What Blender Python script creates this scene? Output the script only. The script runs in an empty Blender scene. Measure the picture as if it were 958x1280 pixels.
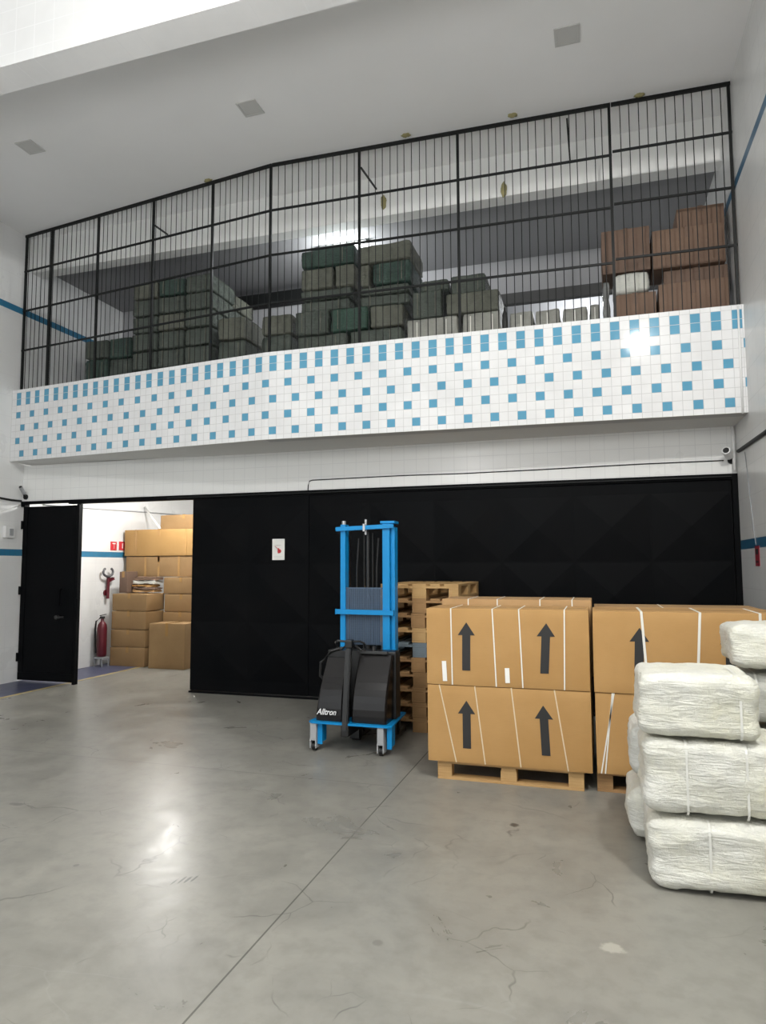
import bpy, bmesh, math, random
from mathutils import Vector, Matrix, noise
S = bpy.context.scene
COL = S.collection
PI = math.pi

# ------------------------------------------------------------------ materials
def mat(name, color, rough=.6, metal=0., spec=.5):
    m = bpy.data.materials.new(name); m.use_nodes = True
    b = m.node_tree.nodes['Principled BSDF']
    b.inputs['Base Color'].default_value = (*color, 1)
    b.inputs['Roughness'].default_value = rough
    b.inputs['Metallic'].default_value = metal
    b.inputs['Specular IOR Level'].default_value = spec
    return m
class NT:
    """tiny node builder"""
    def __init__(s, m):
        s.m = m; s.t = m.node_tree; s.n = s.t.nodes; s.l = s.t.links
        s.b = s.n['Principled BSDF']
    def new(s, t, **k):
        n = s.n.new(t)
        for a, v in k.items(): setattr(n, a, v)
        return n
    def link(s, a, b): s.l.new(a, b)
    def coord(s, out='Object'):
        return s.new('ShaderNodeTexCoord').outputs[out]
    def geo(s): return s.new('ShaderNodeNewGeometry').outputs['Position']
    def val(s, sock, v):
        if hasattr(v, 'is_output'): s.link(v, sock)
        else: sock.default_value = v
    def math(s, op, a, b=0., c=0., clamp=False):
        n = s.new('ShaderNodeMath', operation=op, use_clamp=clamp)
        for i, v in enumerate((a, b, c)): s.val(n.inputs[i], v)
        return n.outputs[0]
    def mapr(s, v, a, b, c=0., d=1.):
        n = s.new('ShaderNodeMapRange'); s.link(v, n.inputs[0])
        for i, x in enumerate((a, b, c, d)): n.inputs[i+1].default_value = x
        return n.outputs[0]
    def mapping(s, v, scale=(1,1,1), loc=(0,0,0)):
        n = s.new('ShaderNodeMapping'); s.link(v, n.inputs[0])
        n.inputs['Scale'].default_value = scale; n.inputs['Location'].default_value = loc
        return n.outputs[0]
    def noise(s, v, scale=5, detail=4, rough=.55, dist=0.):
        n = s.new('ShaderNodeTexNoise'); s.link(v, n.inputs['Vector'])
        n.inputs['Scale'].default_value = scale; n.inputs['Detail'].default_value = detail
        n.inputs['Roughness'].default_value = rough; n.inputs['Distortion'].default_value = dist
        return n.outputs[0]
    def mix(s, f, a, b):
        n = s.new('ShaderNodeMix', data_type='RGBA')
        s.val(n.inputs[0], f)
        for i, v in ((6, a), (7, b)):
            if hasattr(v, 'is_output'): s.link(v, n.inputs[i])
            else: n.inputs[i].default_value = (*v, 1)
        return n.outputs[2]
    def bump(s, h, strength=.3, dist=.01):
        n = s.new('ShaderNodeBump'); s.link(h, n.inputs['Height'])
        n.inputs['Strength'].default_value = strength; n.inputs['Distance'].default_value = dist
        s.link(n.outputs[0], s.b.inputs['Normal'])
    def color(s, c): s.link(c, s.b.inputs['Base Color'])
    def rough(s, r): s.link(r, s.b.inputs['Roughness'])
    def sep(s, v):
        n = s.new('ShaderNodeSeparateXYZ'); s.link(v, n.inputs[0]); return n.outputs

def tile_wall(name, white, grout, u, v, size, gw, rough=.25, bands=(), band_col=(.03,.17,.30), offv=0., dirt=.06):
    """glazed tiles laid on world axes u, v (0=x,1=y,2=z); bands = [(z0,z1)] of blue tiles"""
    m = mat(name, white, rough); N = NT(m); P = N.geo(); x = N.sep(P)
    def line(c, off=0.):
        f = N.math('FRACT', N.math('DIVIDE', N.math('ADD', c, 100.+off), size))
        d = N.math('MINIMUM', f, N.math('SUBTRACT', 1., f))
        return N.math('LESS_THAN', d, gw/size/2)
    g = N.math('MAXIMUM', line(x[u]), line(x[v], offv))
    n = N.noise(P, .9, 5)
    c = N.mix(N.mapr(n, .3, .75), white, tuple(w*(1-dirt*2.2) for w in white))
    for z0, z1 in bands:
        k = N.math('MULTIPLY', N.math('GREATER_THAN', x[2], z0), N.math('LESS_THAN', x[2], z1))
        f = N.math('FRACT', N.math('DIVIDE', N.math('ADD', x[u], 100.), .095))
        j = N.math('LESS_THAN', f, .07)
        bc = N.mix(j, band_col, tuple(b*.7+.03 for b in band_col))
        c = N.mix(k, c, bc)
        g = N.math('MULTIPLY', g, N.math('SUBTRACT', 1., k))
    c = N.mix(g, c, grout)
    N.color(c)
    N.rough(N.math('ADD', N.math('MULTIPLY', g, .4), N.mapr(n, .2, .8, rough*.8, rough*1.3)))
    N.bump(N.math('SUBTRACT', 1., g), .12, .002)
    return m

M = {}
M['left_tile'] = tile_wall('left wall tiles', (.77,.775,.77), (.70,.70,.70), 1, 2, .30, .006, .3, [(1.80,1.895),(5.36,5.455)])
M['right_tile'] = tile_wall('right wall tiles', (.74,.74,.725), (.66,.66,.65), 1, 2, .30, .006, .3, [(1.79,1.885),(5.42,5.515)], (.025,.12,.22))
M['lower_tile'] = tile_wall('white lintel tiles', (.82,.82,.80), (.70,.70,.69), 0, 2, .155, .006, .3, dirt=.03)
M['beam_tile'] = tile_wall('beam render', (.84,.84,.835), (.78,.78,.78), 0, 2, .2, .008, .5, dirt=.08)
M['soffit'] = mat('painted soffit', (.70,.70,.68), .6)
M['plaster'] = mat('white plaster', (.72,.72,.705), .75)
N = NT(M['plaster']); n = N.noise(N.geo(), 1.1, 5); N.color(N.mix(N.mapr(n,.3,.75), (.84,.84,.825), (.76,.76,.74)))
M['ceil'] = mat('ceiling paint', (.66,.66,.645), .8)
N = NT(M['ceil']); n = N.noise(N.geo(), .55, 4); N.color(N.mix(N.mapr(n,.3,.75), (.90,.90,.90), (.84,.84,.835)))
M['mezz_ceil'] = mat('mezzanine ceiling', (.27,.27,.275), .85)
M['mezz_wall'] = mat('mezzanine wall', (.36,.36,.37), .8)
M['tile_white'] = mat('white glazed tile', (.80,.80,.80), .13)
M['tile_blue'] = mat('light blue glazed tile', (.115,.335,.49), .13)
for k, c0 in (('tile_white', (.80,.80,.80)), ('tile_blue', (.115,.335,.49))):
    N = NT(M[k]); uv = N.sep(N.coord('UV'))
    g = None
    for a in (uv[0], uv[1]):
        d = N.math('LESS_THAN', N.math('MINIMUM', a, N.math('SUBTRACT', 1., a)), .028)
        g = d if g is None else N.math('MAXIMUM', g, d)
    n = N.noise(N.geo(), 3.3, 3)
    c = N.mix(N.mapr(n,.3,.75), c0, tuple(x*.88 for x in c0))
    N.color(N.mix(g, c, (.56,.56,.555)))
    N.rough(N.math('ADD', N.math('MULTIPLY', g, .5), .085)); N.b.inputs['Specular IOR Level'].default_value = .12; N.bump(N.math('SUBTRACT', 1., g), .2, .002)

# polished concrete floor
M['floor'] = mat('polished concrete', (.33,.325,.30), .3); N = NT(M['floor'])
P = N.geo(); x = N.sep(P)
n1 = N.noise(P, .55, 6, .6); n2 = N.noise(P, 2.2, 6, .62, .8); n3 = N.noise(P, 9, 4, .6)
c = N.mix(N.mapr(n1,.3,.72), (.172,.166,.147), (.248,.241,.215))
c = N.mix(N.mapr(n2,.30,.72), c, (.272,.263,.231))
c = N.mix(N.math('MULTIPLY', N.mapr(n3,.45,.8), .55), c, (.15,.146,.13))
# hairline scratches and scuffs: thin crooked lines that come and go
def scratch(scale, rot, width, seed, lo, sx=1.):
    mp = N.new('ShaderNodeMapping'); N.link(P, mp.inputs[0]); mp.inputs['Rotation'].default_value = (0,0,rot)
    mp.inputs['Location'].default_value = (seed, seed*1.7, 0); mp.inputs['Scale'].default_value = (sx, 1, 1)
    wob = N.new('ShaderNodeTexNoise'); N.link(mp.outputs[0], wob.inputs['Vector']); wob.inputs['Scale'].default_value = 1.6; wob.inputs['Detail'].default_value = 4
    va = N.new('ShaderNodeVectorMath', operation='MULTIPLY_ADD'); N.link(wob.outputs[1], va.inputs[0]); va.inputs[1].default_value = (.55,.55,0); N.link(mp.outputs[0], va.inputs[2])
    vo = N.new('ShaderNodeTexVoronoi', feature='DISTANCE_TO_EDGE'); N.link(va.outputs[0], vo.inputs['Vector']); vo.inputs['Scale'].default_value = scale
    l = N.mapr(vo.outputs['Distance'], 0., width*scale, 1., 0.)
    k = N.mapr(N.noise(mp.outputs[0], 1.9, 3), lo, lo+.08)
    return N.math('MULTIPLY', l, k)
for sc, ro, w_, sd, lo, sx, dk, f in ((1.1,.5,.006,3.1,.52,1.,(.09,.088,.08),.75), (1.7,1.9,.005,7.7,.56,.5,(.11,.107,.098),.6), (2.3,2.6,.004,1.3,.55,.35,(.36,.355,.33),.15), (3.1,.9,.004,5.2,.6,1.,(.08,.078,.072),.7)):
    c = N.mix(N.math('MULTIPLY', scratch(sc,ro,w_,sd,lo,sx), f), c, dk)
# saw-cut joints
j = N.math('LESS_THAN', N.math('ABSOLUTE', N.math('SUBTRACT', x[0], -1.455)), .0045)
j = N.math('MULTIPLY', j, N.math('LESS_THAN', x[1], 7.9))
j2 = N.math('MULTIPLY', N.math('LESS_THAN', N.math('ABSOLUTE', N.math('SUBTRACT', x[1], 4.99)), .005), N.math('LESS_THAN', x[0], -1.46))
c = N.mix(N.math('MULTIPLY', j, .75), c, (.06,.058,.052))
c = N.mix(N.math('MULTIPLY', j2, .6), c, (.10,.098,.09))
# stains with shapes of their own
def blob(cx, cy, r, col, fac, sx=1., sy=1.):
    global c
    d = N.math('SQRT', N.math('ADD', N.math('POWER', N.math('DIVIDE', N.math('SUBTRACT', x[0], cx), sx), 2.),
                               N.math('POWER', N.math('DIVIDE', N.math('SUBTRACT', x[1], cy), sy), 2.)))
    d = N.math('ADD', d, N.math('MULTIPLY', N.math('SUBTRACT', n3, .5), r*2.2))
    k = N.math('MULTIPLY', N.mapr(d, r*.7, r*1.1, 1., 0.), fac)
    c = N.mix(k, c, col)
blob(-.535,4.487,.032,(.05,.045,.04),.9)
for q in range(4):
    blob(-2.135+q*.027, 3.19+q*.018, .013, (.06,.058,.055), .85, .6, 3.2)
blob(-3.875,3.88,.04,(.12,.115,.11),.7,1.6,.6); blob(-2.766,3.199,.02,(.12,.115,.11),.7)
blob(.02,3.2,.05,(.5,.48,.42),.5,1.2,.8); blob(-.95,2.95,.025,(.14,.13,.12),.6)
N.color(c)
N.rough(N.math('ADD', N.mapr(n2,.3,.7,.26,.40), N.math('MULTIPLY', j, .3)))
N.bump(N.math('ADD', N.math('MULTIPLY', n2, .5), N.math('MULTIPLY', n3, .3)), .08, .01); N.b.inputs['Specular IOR Level'].default_value = .36
M['blue_paint'] = mat('worn blue floor paint', (.055,.065,.14), .4)
N = NT(M['blue_paint']); n = N.noise(N.geo(), 6, 6, .7); N.color(N.mix(N.mapr(n,.4,.75), (.055,.062,.125), (.11,.115,.16)))
M['yellow_paint'] = mat('worn yellow floor paint', (.42,.30,.06), .45)
N = NT(M['yellow_paint']); n = N.noise(N.geo(), 7, 6, .7); N.color(N.mix(N.mapr(n,.4,.65), (.42,.31,.08), (.29,.27,.22)))

M['gate'] = mat('black gate paint', (.011,.012,.014), .42)
N = NT(M['gate']); n = N.noise(N.geo(), 2., 5); N.color(N.mix(N.mapr(n,.35,.75), (.002,.0025,.0032), (.0045,.0045,.005))); N.rough(N.mapr(n,.3,.7,.45,.6)); N.b.inputs['Specular IOR Level'].default_value = .06
M['black'] = mat('black plastic', (.010,.010,.010), .4)
M['black_gloss'] = mat('black gloss cover', (.009,.008,.008), .22, 0, .35)
M['iron'] = mat('dark iron paint', (.008,.009,.009), .5, 0, .25)
M['blue'] = mat('blue machine paint', (.003,.225,.53), .4, 0, .3)
M['steel'] = mat('dull steel', (.45,.45,.45), .4, .8)
M['lintel'] = mat('lintel shade grey', (.07,.07,.07), .7)  # dark grey standing for the shade under the lintel
M['handle'] = mat('dark steel', (.05,.05,.05), .4, .6)
M['grey'] = mat('grey plastic', (.35,.36,.37), .5)
M['white'] = mat('white plastic', (.78,.78,.77), .4)
M['paper'] = mat('white paper', (.82,.81,.77), .7)
M['red'] = mat('red paint', (.09,.005,.012), .4)
M['hose'] = mat('dark grey hose', (.10,.10,.105), .5)
M['signred'] = mat('red sign print', (.55,.03,.04), .5)
M['stickred'] = mat('faded red print', (.26,.02,.035), .5)
M['ink'] = mat('black ink', (.018,.018,.018), .6)
M['logo'] = mat('white logo print', (.75,.75,.75), .5)
M['strap'] = mat('white strap', (.78,.77,.71), .5)
M['bale_strap'] = mat('cloudy strap', (.72,.715,.66), .4)
M['string'] = mat('cream string', (.66,.55,.38), .6)
M['foam'] = mat('yellowed expanding foam', (.30,.27,.13), .9)
M['cable_white'] = mat('white cable', (.75,.75,.73), .5)
M['panel_off'] = mat('grey light diffuser', (.56,.56,.545), .6)
M['mesh'] = mat('blue grey mesh guard', (.06,.095,.15), .5)
def cardboard(name, a, b):
    m = mat(name, a, .75); N = NT(m); P = N.coord('Object')
    n = N.noise(P, 2.2, 5); f = N.noise(N.mapping(P, (3,3,60)), 6, 3)
    c = N.mix(N.mapr(n,.3,.72), a, b)
    c = N.mix(N.math('MULTIPLY', N.mapr(f,.45,.8), .25), c, tuple(v*.75 for v in a))
    N.color(c); N.bump(N.math('ADD', N.math('MULTIPLY', n, .6), N.math('MULTIPLY', f, .25)), .25, .01)
    return m
M['card'] = cardboard('kraft cardboard', (.46,.265,.095), (.40,.22,.07))
M['card2'] = cardboard('kraft cardboard pale', (.44,.27,.12), (.37,.215,.09))
M['card3'] = cardboard('brown cardboard', (.18,.112,.075), (.125,.075,.05))
M['card5'] = cardboard('worn kraft cardboard', (.29,.18,.078), (.23,.135,.055))
M['card6'] = cardboard('kraft cardboard in storeroom', (.36,.21,.072), (.31,.175,.055))
M['card4'] = cardboard('dark cardboard', (.16,.10,.07), (.11,.07,.05))
M['tape'] = mat('brown packing tape', (.36,.21,.08), .25)
def wood(name, a, b):
    m = mat(name, a, .75); N = NT(m); P = N.coord('Object')
    g = N.noise(N.mapping(P, (2,30,30)), 3, 5, .6, .4); n = N.noise(P, 3, 3)
    N.color(N.mix(N.mapr(g,.3,.7), a, N.mix(N.mapr(n,.35,.7), b, a))); N.bump(g, .25, .004)
    return m
M['wood'] = wood('pallet pine', (.52,.33,.14), (.38,.21,.075))
M['wood2'] = wood('pallet pine worn shaded', (.36,.205,.085), (.21,.115,.045))  # pine darkened: shade on the pallet stack put into the colour
M['wood_grey'] = wood('grey painted pallet', (.16,.20,.23), (.10,.13,.15))
def sackcloth(name, a, b, rough=.5, scale=1., bstr=.9):
    m = mat(name, a, rough); N = NT(m); P = N.coord('Object')
    w = N.noise(N.mapping(P, (4*scale,4*scale,26*scale)), 2.2, 6, .62, .8)
    w2 = N.noise(N.mapping(P, (20*scale,6*scale,9*scale)), 2., 5, .6, 1.)
    n = N.noise(P, 2.6*scale, 4)
    v = N.new('ShaderNodeTexVoronoi', feature='F1'); N.link(N.mapping(P, (3.2*scale,3.2*scale,4.2*scale)), v.inputs['Vector'])
    s = N.sep(v.outputs['Color'])
    c = N.mix(N.mapr(n,.35,.7), a, b)
    c = N.mix(N.math('MULTIPLY', s[0], .4), c, tuple(q*.78 for q in a))
    N.color(c)
    N.bump(N.math('ADD', w, N.math('MULTIPLY', w2, .6)), bstr, .02)
    return m
M['sack'] = sackcloth('white woven sack', (.74,.735,.68), (.69,.675,.53), .5, 1., .7)
M['sack_dim'] = sackcloth('grey white woven sack', (.62,.62,.58), (.55,.55,.49), .5, 1., .55)
M['green1'] = sackcloth('green grey plastic wrap', (.105,.122,.102), (.058,.072,.062), .22, 1.4)
M['green2'] = sackcloth('pale green plastic wrap', (.17,.175,.14), (.095,.10,.08), .24, 1.4)
M['green3'] = sackcloth('dark green plastic wrap', (.05,.088,.07), (.03,.055,.046), .2, 1.4)
M['green4'] = sackcloth('bright green plastic wrap', (.052,.105,.078), (.036,.07,.053), .2, 1.4)
M['sack_grey'] = sackcloth('grey crumpled sack', (.38,.38,.34), (.27,.27,.24), .4, 1.3, .8)
M['plastic'] = sackcloth('clear crumpled plastic', (.35,.36,.35), (.12,.11,.10), .2, 1.8)
M['tube'] = mat('lit tube', (.9,.9,.9), .4)
def emis(name, col, st):
    m = mat(name, (.9,.9,.9), .4); b = m.node_tree.nodes['Principled BSDF']
    b.inputs['Emission Color'].default_value = (*col, 1); b.inputs['Emission Strength'].default_value = st
    return m

# ------------------------------------------------------------------ geometry helpers
def new_bm(): return bmesh.new()
def box(bm, x0, x1, y0, y1, z0, z1, bev=0., mi=0, rot=None):
    r = bmesh.ops.create_cube(bm, size=1.)
    vs = r['verts']
    for v in vs:
        v.co = Vector(((x0+x1)/2 + v.co.x*(x1-x0), (y0+y1)/2 + v.co.y*(y1-y0), (z0+z1)/2 + v.co.z*(z1-z0)))
    fs = set(f for v in vs for f in v.link_faces)
    for f in fs: f.material_index = mi
    if bev > 0:
        es = list(set(e for v in vs for e in v.link_edges))
        bmesh.ops.bevel(bm, geom=es, offset=bev, segments=2, affect='EDGES', profile=.6)
    return vs
def bar(bm, p, q, w, h=None, bev=0.):
    """rectangular bar from p to q, section w x h"""
    p, q = Vector(p), Vector(q); d = q-p; L = d.length; h = h or w
    r = bmesh.ops.create_cube(bm, size=1.)
    z = d.normalized(); a = Vector((0,0,1)) if abs(z.z) < .95 else Vector((0,1,0))
    xx = a.cross(z).normalized(); yy = z.cross(xx)
    vs = r['verts']
    for v in vs: v.co = (p+q)/2 + xx*v.co.x*w + yy*v.co.y*h + z*v.co.z*L
    if bev > 0:
        es = list(set(e for v in vs for e in v.link_edges))
        bmesh.ops.bevel(bm, geom=es, offset=bev, segments=2, affect='EDGES')
def cyl(bm, p, q, r, n=14, r2=None):
    p, q = Vector(p), Vector(q); d = q-p
    m = d.to_track_quat('Z', 'Y').to_matrix().to_4x4(); m.translation = (p+q)/2
    bmesh.ops.create_cone(bm, cap_ends=True, segments=n, radius1=r, radius2=r if r2 is None else r2, depth=d.length, matrix=m)
def tube(bm, pts, r, n=8):
    pts = [Vector(p) for p in pts]; rings = []
    for i, p in enumerate(pts):
        d = (pts[min(i+1, len(pts)-1)] - pts[max(i-1, 0)]).normalized()
        a = Vector((0,0,1)) if abs(d.z) < .9 else Vector((1,0,0))
        u = d.cross(a).normalized(); w = d.cross(u)
        rings.append([bm.verts.new(p + (u*math.cos(t*2*PI/n) + w*math.sin(t*2*PI/n))*r) for t in range(n)])
    for a, b in zip(rings, rings[1:]):
        for t in range(n): bm.faces.new((a[t], a[(t+1)%n], b[(t+1)%n], b[t]))
    bm.faces.new(rings[0]); bm.faces.new(rings[-1][::-1])
def prism(bm, poly, z0, z1):
    """vertical prism over plan polygon; z0/z1 numbers or per-vertex lists"""
    n = len(poly); z0 = z0 if isinstance(z0, (list, tuple)) else [z0]*n; z1 = z1 if isinstance(z1, (list, tuple)) else [z1]*n
    a = [bm.verts.new((x, y, z)) for (x, y), z in zip(poly, z0)]
    b = [bm.verts.new((x, y, z)) for (x, y), z in zip(poly, z1)]
    bm.faces.new(a); bm.faces.new(b)
    for i in range(n): bm.faces.new((a[i], a[(i+1)%n], b[(i+1)%n], b[i]))
def obj(name, bm, m, parent=None, smooth=False):
    bmesh.ops.recalc_face_normals(bm, faces=bm.faces)
    me = bpy.data.meshes.new(name); bm.to_mesh(me); bm.free()
    for mm in (m if isinstance(m, (list, tuple)) else [m]): me.materials.append(mm)
    if smooth:
        for p in me.polygons: p.use_smooth = True
        if smooth == 'angle': me.set_sharp_from_angle(angle=math.radians(25))
    o = bpy.data.objects.new(name, me); COL.objects.link(o)
    if parent: o.parent = parent
    return o
def thing(name, label, cat, loc=(0,0,0), rz=0., group=None):
    o = bpy.data.objects.new(name, None); COL.objects.link(o)
    o.location = loc; o.rotation_euler = (0,0,rz); o.empty_display_size = .1
    o['label'] = label; o['category'] = cat
    if group: o['group'] = group
    return o
def tag(o, label, cat, group=None):
    o['label'] = label; o['category'] = cat
    if group: o['group'] = group
    return o
def struct(name, bm, m):
    o = obj(name, bm, m); o['kind'] = 'structure'; return o
def rounded(bm, sx, sy, sz, r, cuts=8, seed=0, amp=0., stretch=(2,2,6), pinch=(), sag=0.):
    """rounded box, origin at the middle of its base; noise gives it dents"""
    g = bmesh.ops.create_cube(bm, size=2.)
    bmesh.ops.subdivide_edges(bm, edges=bm.edges[:], cuts=cuts, use_grid_fill=True)
    h = Vector((sx/2, sy/2, sz/2)); off = Vector((seed*3.17, seed*1.31, seed*7.7))
    for v in bm.verts:
        # spread subdivision towards the edges
        p = Vector([math.copysign(abs(c)**.85, c) for c in v.co])
        q = Vector((p.x*h.x, p.y*h.y, p.z*h.z))
        core = Vector([max(-(h[i]-r), min(h[i]-r, q[i])) for i in range(3)])
        d = q-core
        nrm = d.normalized() if d.length > 1e-7 else Vector((0,0,1))
        q = core + nrm*r if d.length > 1e-7 else q
        if amp:
            k = noise.noise(Vector((q.x*stretch[0], q.y*stretch[1], q.z*stretch[2]))+off)
            k += .6*noise.noise(Vector((q.x*9, q.y*9, q.z*16))+off*2)
            k += .35*noise.noise(Vector((q.x*22, q.y*22, q.z*34))+off*3)
            q += nrm*(k*amp - amp*.8)
        for axis, at, w, dp in pinch:
            t = math.exp(-((q[axis]-at)/w)**2)*dp
            s = Vector(q); s[axis] = 0; 
            if s.length > 1e-6: q -= s.normalized()*t
        q.z += h.z
        if q.z < 0: q.z = 0
        if q.z > sz: q.z = sz
        v.co = q

def crisp(bm, sx, sy, sz, seed=0, amp=.002, bev=.005, cuts=7, crush=0.):
    """carton: flat panels with slight warps and crisp bevelled edges, origin at base centre"""
    bmesh.ops.create_cube(bm, size=2.)
    bmesh.ops.subdivide_edges(bm, edges=bm.edges[:], cuts=cuts, use_grid_fill=True)
    off = Vector((seed*3.1, seed*1.7, seed*.9))
    for v in bm.verts:
        p = v.co.copy(); q = Vector((p.x*sx/2, p.y*sy/2, p.z*sz/2))
        for i, s in enumerate((sx, sy, sz)):
            if abs(p[i]) > .999:
                o_ = [p[k] for k in range(3) if k != i]
                bul = (1-o_[0]**2)*(1-o_[1]**2)
                k = noise.noise(q*3.+off)*amp + bul*amp*1.2
                if i == 2: k = -abs(k)
                q[i] += math.copysign(1, p[i])*k
        if crush and p.z > .999 and abs(p.x) > .9: q.z -= crush*abs(noise.noise(q*5+off))
        q.z = min(max(q.z+sz/2, 0.), sz); v.co = q
    bm.normal_update()
    es = [e for e in bm.edges if len(e.link_faces) == 2 and e.calc_face_angle(0) > 1.]
    bmesh.ops.bevel(bm, geom=es, offset=bev, segments=2, affect='EDGES', profile=.6)

# ------------------------------------------------------------------ camera
rt, up, fw = Vector((.955083,.296336,-.0035)), None, None
YAW, PITCH, ROLL = map(math.radians, (17.271220221460506, 4.562840436953402, -0.20517351733939435))
fw = Vector((-math.sin(YAW)*math.cos(PITCH), math.cos(YAW)*math.cos(PITCH), math.sin(PITCH)))
r0 = Vector((math.cos(YAW), math.sin(YAW), 0)); u0 = r0.cross(fw)
rt = r0*math.cos(ROLL) + u0*math.sin(ROLL); up = -r0*math.sin(ROLL) + u0*math.cos(ROLL)
cam = bpy.data.objects.new('camera', bpy.data.cameras.new('camera')); COL.objects.link(cam)
mw = Matrix((rt, up, -fw)).transposed().to_4x4(); mw.translation = (0,0,1.63)
cam.matrix_world = mw
cam.data.sensor_width = 36; cam.data.sensor_fit = 'AUTO'; cam.data.lens = 851.0990790501203/1280*36
cam.data.clip_start = .05; cam.data.clip_end = 100
S.camera = cam

# ------------------------------------------------------------------ the setting
XL, XR, D = -8.0, 1.452, 7.925          # left wall, right wall, gate plane
ZG = 2.581                              # gate head
ZC = 6.575                              # ceiling
L_, A_, R_ = (XL, 7.664), (-3.63, 7.057), (XR, 7.243)   # parapet plan
ZT = (4.185, 4.138, 4.178); ZB = (3.149, 3.102, 3.101)
FM = 4.12                               # mezzanine floor
b = new_bm(); box(b, XL-.3, XR+.3, -4.2, 13.0, -.12, 0); struct('floor', b, M['floor'])
b = new_bm(); box(b, XL+.002, -7.20, -4, 12.4, 0.0, .003); struct('trim_1', b, M['blue_paint'])
b = new_bm(); box(b, -7.20, -7.14, -4, 12.4, 0.0, .003); struct('trim_2', b, M['yellow_paint'])
b = new_bm(); box(b, XL-.25, XL, -4.2, 13, 0, 7.2); struct('wall_left', b, M['left_tile'])
b = new_bm(); box(b, XR, XR+.25, -4.2, 13, 0, 7.2); struct('wall_right', b, M['right_tile'])
b = new_bm(); box(b, XL, XR, -4.2, -4, 5.0, 7.2); box(b, XL, -7.4, -4.2, -4, 0, 5.0); box(b, .9, XR, -4.2, -4, 0, 5.0); struct('wall_front', b, M['plaster'])  # unseen wall; its wide opening is added to let in fill light
b = new_bm(); box(b, XL, XR, 12.4, 12.6, 0, 3.1); struct('wall_storeroom', b, M['plaster'])
b = new_bm(); box(b, XL, XR, D, D+.16, ZG, 3.12); struct('wall_back', b, M['lower_tile'])
b = new_bm(); box(b, XL, XR, -4, D+.1, ZC, ZC+.2); struct('ceiling', b, M['ceil'])
# mezzanine slab: follows the bent front
b = new_bm(); t = .17
prism(b, [(XL, L_[1]+.02), (A_[0], A_[1]+.02), (XR, R_[1]+.02), (XR, 12.6), (XL, 12.6)], [3.149, 3.102, 3.101, 3.11, 3.11], [FM]*5)
struct('slab_mezzanine', b, M['soffit'])
# tiled parapet: a grid of tile faces on the bent front, over a solid upstand
b = new_bm()
prism(b, [(XL, L_[1]+.004), (A_[0], A_[1]+.004), (XR, R_[1]+.004), (XR, R_[1]+t), (A_[0], A_[1]+t), (XL, L_[1]+t)],
      [ZB[0], ZB[1], ZB[2], ZB[2], ZB[1], ZB[0]], [ZT[0], ZT[1], ZT[2], ZT[2], ZT[1], ZT[0]])
uvl = b.loops.layers.uv.new('UVMap')
LA = (Vector(A_)-Vector(L_)).length; AR = (Vector(R_)-Vector(A_)).length; TOT = LA+AR
PT, S0 = .1896/2, -.044
def plan(s):
    if s <= LA: return Vector(L_).lerp(Vector(A_), s/LA), s/TOT, 0, s/LA
    return Vector(A_).lerp(Vector(R_), (s-LA)/AR), s/TOT, 1, (s-LA)/AR
cols = [0.]
c = 0
while True:
    e = S0 + PT*(c-.5) + PT
    if e >= TOT: break
    if e > 1e-4: cols.append(e)
    c += 1
cols.append(TOT)
def colidx(s): return math.floor((s - S0 + PT/2)/PT)
rows = [0., .045] + [.045+.0935*k for k in range(1, 11)] + [1.0]
rowf = [r/1.036 for r in rows]; rowf[-1] = 1.
for i in range(len(cols)-1):
    segs = [(cols[i], cols[i+1])]
    if cols[i] < LA < cols[i+1]: segs = [(cols[i], LA), (LA, cols[i+1])]
    ci = colidx((cols[i]+cols[i+1])/2); full = PT
    for s0, s1 in segs:
        def V(s, side, f):
            if side == 0: p = Vector(L_).lerp(Vector(A_), s/LA); zt = ZT[0]+(ZT[1]-ZT[0])*s/LA; zb = ZB[0]+(ZB[1]-ZB[0])*s/LA
            else: p = Vector(A_).lerp(Vector(R_), (s-LA)/AR); zt = ZT[1]+(ZT[2]-ZT[1])*(s-LA)/AR; zb = ZB[1]+(ZB[2]-ZB[1])*(s-LA)/AR
            return b.verts.new((p.x, p.y, zt+(zb-zt)*f))
        side = 0 if (s0+s1)/2 < LA else 1
        u0_, u1_ = (s0-(S0+PT*(ci-.5)))/full, (s1-(S0+PT*(ci-.5)))/full
        for k in range(len(rowf)-1):
            f = b.faces.new((V(s0,side,rowf[k+1]), V(s1,side,rowf[k+1]), V(s1,side,rowf[k]), V(s0,side,rowf[k])))
            r = k-1   # row index from the first whole row
            blue = (r in (0,1) and ci % 2 == 0) or (r in (3,7) and ci % 3 == 2) or (r in (5,9) and ci % 3 == 0)
            f.material_index = 1 if blue else 0
            for lp, uvv in zip(f.loops, ((u0_,0),(u1_,0),(u1_,1),(u0_,1))): lp[uvl].uv = uvv
struct('wall_parapet', b, [M['tile_white'], M['tile_blue']])
# beam under the ceiling, nearer the camera
b = new_bm(); box(b, XL, XR, 4.29, 4.56, 5.90, ZC); struct('beam_front', b, M['beam_tile'])
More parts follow.
